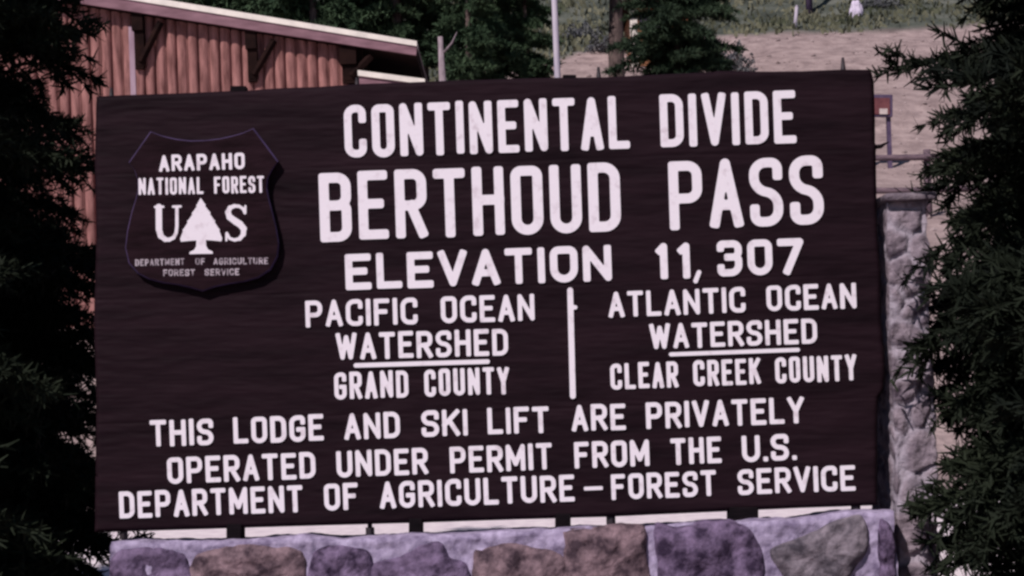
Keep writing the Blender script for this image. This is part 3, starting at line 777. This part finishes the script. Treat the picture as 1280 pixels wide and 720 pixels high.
# purlins with knee braces
for px, lower in ((176, 88), (316, 104), (436, 106)):
    c = P(px, 60, LYD); zt_ = roof_z(c.x) - .01
    w = .10 if px < 400 else .15
    mb = MB(); mb.box((c.x - w, FY + .07, zt_ - .32), (c.x + w, LYD - .02, zt_)); br = mb.obj('purlin', M['beam'], lodge)
    zl = P(px, lower, LYD).z
    mb = MB(); mb.box((c.x - w * .8, LYD - .16, zl), (c.x + w * .75, LYD - .05, zt_ - .323)); o = mb.obj('brace', M['beam'], br)
    mb = MB(); mb.prism([(c.x - w*.5, FY + .12, zt_ - .33), (c.x + w*1.0, FY + .12, zt_ - .33), (c.x + w*1.0 , LYD - .17, zl + .05), (c.x - w*.5, LYD - .17, zl + .05)], (0, .14, .0)); mb.obj('brace', M['beam'], br)
    s_ = Vector((c.x + w * .3, LYD - .16, zl + .12)); e_ = Vector((c.x + .42, LYD - .16, roof_z(c.x + .42) - .10)); d = e_ - s_
    mb = MB(); mb.tube([s_, s_ + d * .5, s_ + d], .07, 6); mb.obj('brace', M['beam'], br)
    for ch in br.children: ch.matrix_parent_inverse = Matrix.Identity(4)
# corner post
c = P(447, 95, LYD - .1); mb = MB(); mb.box((c.x - .17, LYD - .09, zb), (c.x + .10, LYD + .05, roof_z(c.x))); mb.obj('corner_post', M['beam'], lodge)
# lower porch roof to the right
a0, a1 = P(447, 87.5, FY), P(531, 98.5, FY); dn = Vector((0, 0, -.10)); df = Vector((0, 0, -.36))
mb = MB(); mb.prism([a0 + dn, a1 + dn, a1, a0], (0, 5, 0)); pr = mb.obj('porch_roof', M['drip'], lodge)
b0, b1 = a0 + dn + Vector((.02, .04, -.002)), a1 + dn + Vector((-.03, .04, -.002))
mb = MB(); mb.prism([b0 + Vector((0,0,-.26)), b1 + Vector((0,0,-.22)), b1, b0], (0, .08, 0)); o = mb.obj('porch_fascia', M['fascia'], lodge)
for xx in (b0.x + .15, b1.x - .15):
    mb = MB(); mb.box((xx - .09, FY + .14, hz(xx, FY) - .5), (xx + .09, FY + .32, b1.z - .1)); mb.obj('porch_post', M['beam'], lodge)

# ------------------------------------------------------------------ cabin behind the spruce
CY = 61
cab = thing('cabin', (P(815, 20, CY).x, CY + 2, hz(6, CY)), 'small orange brown cabin half hidden behind the broad spruce', 'building')
x0, x1 = P(789, 20, CY).x, P(860, 20, CY).x; zb_ = P(800, 42, CY).z - .6; zt_ = P(800, 10, CY).z
mb = MB(); mb.box((x0, CY, zb_ - 1.5), (x1, CY + 4, zt_)); mb.obj('wall', M['cabinwall'], cab)
mb = MB(); mb.box((x0 - .06, CY - .06, zb_ - 1.5), (x0 + .24, CY + .2, zt_ - .05)); mb.obj('corner_board', M['drip'], cab)
mb = MB(); mb.prism([(x0 - .5, CY - .5, zt_ + .01), (x1 + .5, CY - .5, zt_ + .01), (x1 + .5, CY - .5, zt_ + .25), (x0 - .5, CY - .5, zt_ + .25)], (0, 5, 0)); mb.obj('roof', M['beam'], cab)
xw = (x0 * .68 + x1 * .32); zw = P(800, 26, CY).z
mb = MB(); mb.box((xw - .45, CY - .05, zw - .35), (xw + .45, CY - .003, zw + .35)); wf = mb.obj('window', M['blueframe'], cab)

# ------------------------------------------------------------------ rail fence at the right
FYD = 30
x0, x1 = P(1060, 220, FYD).x, P(1250, 220, FYD).x
fen = thing('rail_fence', (x0, FYD, hz(x0, FYD)), 'weathered two rail fence on the bank right of the sign', 'fence')
for py in (197, 238):
    p, q = P(1060, py + 1, FYD), P(1250, py - 4, FYD)
    mb = MB(); mb.tube([p, (p + q) / 2 + Vector((0, 0, -.02)), q], .07, 8, True, .1); mb.obj('rail', M['rail'], fen, True)
for px in (1068, 1160, 1240):
    p = P(px, 186, FYD)
    mb = MB(); mb.tube([(p.x, FYD + .12, hz(p.x, FYD) - .3), (p.x, FYD + .12, p.z)], .085, 8, True, .06); mb.obj('post', M['rail'], fen, True)
# notice board
NY = 42
nb = thing('notice_board', (P(1100, 160, NY).x, NY, hz(11, NY)), 'small dark maroon notice board on posts beyond the rail fence', 'notice board')
def nbq(x0, y0, x1, y1, yy): return [Vector((p.x, yy, p.z)) for p in (P(x0, y1, NY), P(x1, y1, NY), P(x1, y0, NY), P(x0, y0, NY))]
mb = MB(); mb.prism(nbq(1075, 118, 1116, 146, NY), (0, .12, 0)); mb.obj('frame', M['blueframe'], nb, bevel=.02)
mb = MB(); mb.prism(nbq(1079, 122.5, 1112, 143, NY - .03), (0, .028, 0)); mb.obj('panel', M['maroon'], nb)
mb = MB(); mb.prism(nbq(1099, 136, 1109, 143, NY - .045), (0, .013, 0)); mb.obj('paper', M['palepaper'], nb)
for px in (1080, 1112):
    p = P(px, 140, NY); mb = MB(); mb.box((p.x - .06, NY + .125, hz(p.x, NY) - .3), (p.x + .06, NY + .25, p.z)); mb.obj('post', M['blueframe'], nb)

# ------------------------------------------------------------------ small things on the hill
def bush(px, py, Y, w, h, seed, label, m='bush'):
    p = P(px, py, Y); rng = np.random.RandomState(seed); k_ = 900
    u = rng.normal(0, 1, (k_, 3)); u /= np.linalg.norm(u, axis=1)[:, None]; r = rng.rand(k_) ** .4
    c = u * r[:, None] * np.array([w, w * .8, h]); c[:, 2] = np.abs(c[:, 2]) * (1 + .3 * np.sin(c[:, 0] * 9))
    a = rng.normal(0, 1, (k_, 3)); a /= np.linalg.norm(a, axis=1)[:, None]; b_ = np.cross(a, rng.normal(0, 1, (k_, 3))); b_ /= np.linalg.norm(b_, axis=1)[:, None]
    s_ = .075; q = np.stack([c - a*s_, c + b_*s_*.6, c + a*s_, c - b_*s_*.6], 1).reshape(-1, 3)
    t = thing('bush', (p.x, Y, hz(p.x, Y) - .05), label, 'bush', 'bushes along the dirt road')
    o = bpy.data.objects.new('foliage', quads_mesh('bush_foliage', q, M[m])); COL.objects.link(o); o.parent = t
    mb = MB()
    for k2 in range(5):
        an = k2 * 1.3; mb.tube([(0, 0, -.1), (w*.3*math.cos(an), w*.3*math.sin(an), h*.5)], [.025, .01], 5)
    o = mb.obj('stem', M['bark']); o.parent = t
bush(757, 62, 64.5, 1.0, .75, 1, 'greyish bush at the road edge between the pole and the pine trunk')
bush(728, 50, 70, 1.1, .7, 2, 'low grey bush higher up right beside the pale pole')
bush(916, 52, 60, .95, 1.2, 3, 'reddish grey bush at the right foot of the broad spruce', 'bush')
bush(1098, 24, 76, 1.3, .6, 4, 'low grey bush at the far right of the green slope')

Y = 76; p = P(1012, 25, Y); z = hz(p.x, Y)
lt = thing('tower_pole', (p.x, Y, z), 'dark pole standing on the green slope above the dirt bank', 'pole')
mb = MB(); mb.tube([(p.x, Y, z - .3), (p.x, Y, z + 3), (p.x - .05, Y, z + 7.5)], [.19, .17, .13], 10, True); mb.obj('shaft', M['blueframe'], lt, True)
mb = MB(); mb.box((p.x - .9, Y - .1, z + 6.8), (p.x + .9, Y + .1, z + 7.0)); mb.obj('crossarm', M['blueframe'], lt)
Y = 71.5; p = P(993, 42, Y); z = hz(p.x, Y); t = P(996, 8, Y)
mk = thing('marker_post', (p.x, Y, z), 'thin pale blue grey post at the top edge of the dirt bank', 'post')
mb = MB(); mb.tube([(p.x, Y, z - .3), (t.x, Y, t.z)], [.10, .08], 8); mb.obj('shaft', M['pole'], mk, True)
mb = MB(); mb.tube([(t.x, Y, t.z + .002), (t.x, Y, t.z + .06)], [.10, .04], 8); mb.obj('post_cap', M['pole'], mk, True)
# pale boulder
def boulder(px, py, Y, r, seed, label, mm):
    p = P(px, py, Y); bm = bmesh.new(); bmesh.ops.create_icosphere(bm, subdivisions=4, radius=1)
    for v_ in bm.verts:
        q = v_.co.copy(); k_ = 1 + .28 * fbm(q * 1.3 + Vector((seed, 0, 0)), 4)
        v_.co = Vector((q.x * r[0], q.y * r[1], q.z * r[2])) * k_
    me = bpy.data.meshes.new('boulder'); bm.to_mesh(me); bm.free(); me.materials.append(mm)
    o = bpy.data.objects.new('boulder', me); COL.objects.link(o); o.location = (p.x, Y, hz(p.x, Y) + r[2] * .5)
    o['label'] = label; o['category'] = 'boulder'
boulder(1070, 24, 74, (.32, .3, .6), 2, 'upright pale boulder on the green slope right of the dark pole', M['cap'])
boulder(1048, 6, 80, (1.7, .9, .5), 6, 'long low violet grey boulder high on the green slope', M['pier'])

# grass on the slope, pebbles on the dirt
rng = np.random.RandomState(3)
def scatter(n_, want_dirt, y0, y1, x0, x1):
    pts = []
    while len(pts) < n_:
        x, y = rng.uniform(x0, x1), rng.uniform(y0, y1)
        if (y < upper_edge(x) + rng.normal(0, .5)) == want_dirt and noise.noise(Vector((x * .25, y * .25, 4))) > rng.uniform(-.6, .35): pts.append((x, y, hz(x, y)))
    return np.array(pts)
g = scatter(9000, False, 56, 88, -12, 30)
a = rng.uniform(0, 2 * math.pi, len(g)); w_ = rng.uniform(.05, .13, len(g)); h_ = rng.uniform(.10, .34, len(g))
dx = np.stack([np.cos(a), np.sin(a), 0 * a], 1) * w_[:, None]; up = np.stack([rng.normal(0, .08, len(g)), rng.normal(0, .08, len(g)), h_], 1)
q = np.stack([g - dx, g + dx, g + dx * .5 + up, g - dx * .7 + up * .85], 1).reshape(-1, 3)
M['grass'] = mat('dry_mountain_grass', (.05, .056, .036), (.16, .15, .105), .35, rough=.9, spec=.05)
o = bpy.data.objects.new('grass', quads_mesh('grass', q, M['grass'])); COL.objects.link(o); o['kind'] = 'stuff'
g = scatter(2600, True, 26, 70, 0, 26)
V = []; F = []
for p in g:
    r_ = .03 + .10 * rng.rand() ** 4; b0 = len(V)
    for d in ((1, 0, 0), (0, 1, 0), (-1, 0, 0), (0, -1, 0), (0, 0, .8), (0, 0, -.8)): V.append(tuple(p + np.array(d) * r_ * rng.uniform(.7, 1.4)))
    F += [(b0 + i, b0 + (i + 1) % 4, b0 + 4) for i in range(4)] + [(b0 + (i + 1) % 4, b0 + i, b0 + 5) for i in range(4)]
M['pebble'] = mat('grey_tan_pebble', (.14, .10, .10), (.36, .28, .28), .8, rough=.95)
o = link_mesh('pebbles', V, F, M['pebble']); o['kind'] = 'stuff'
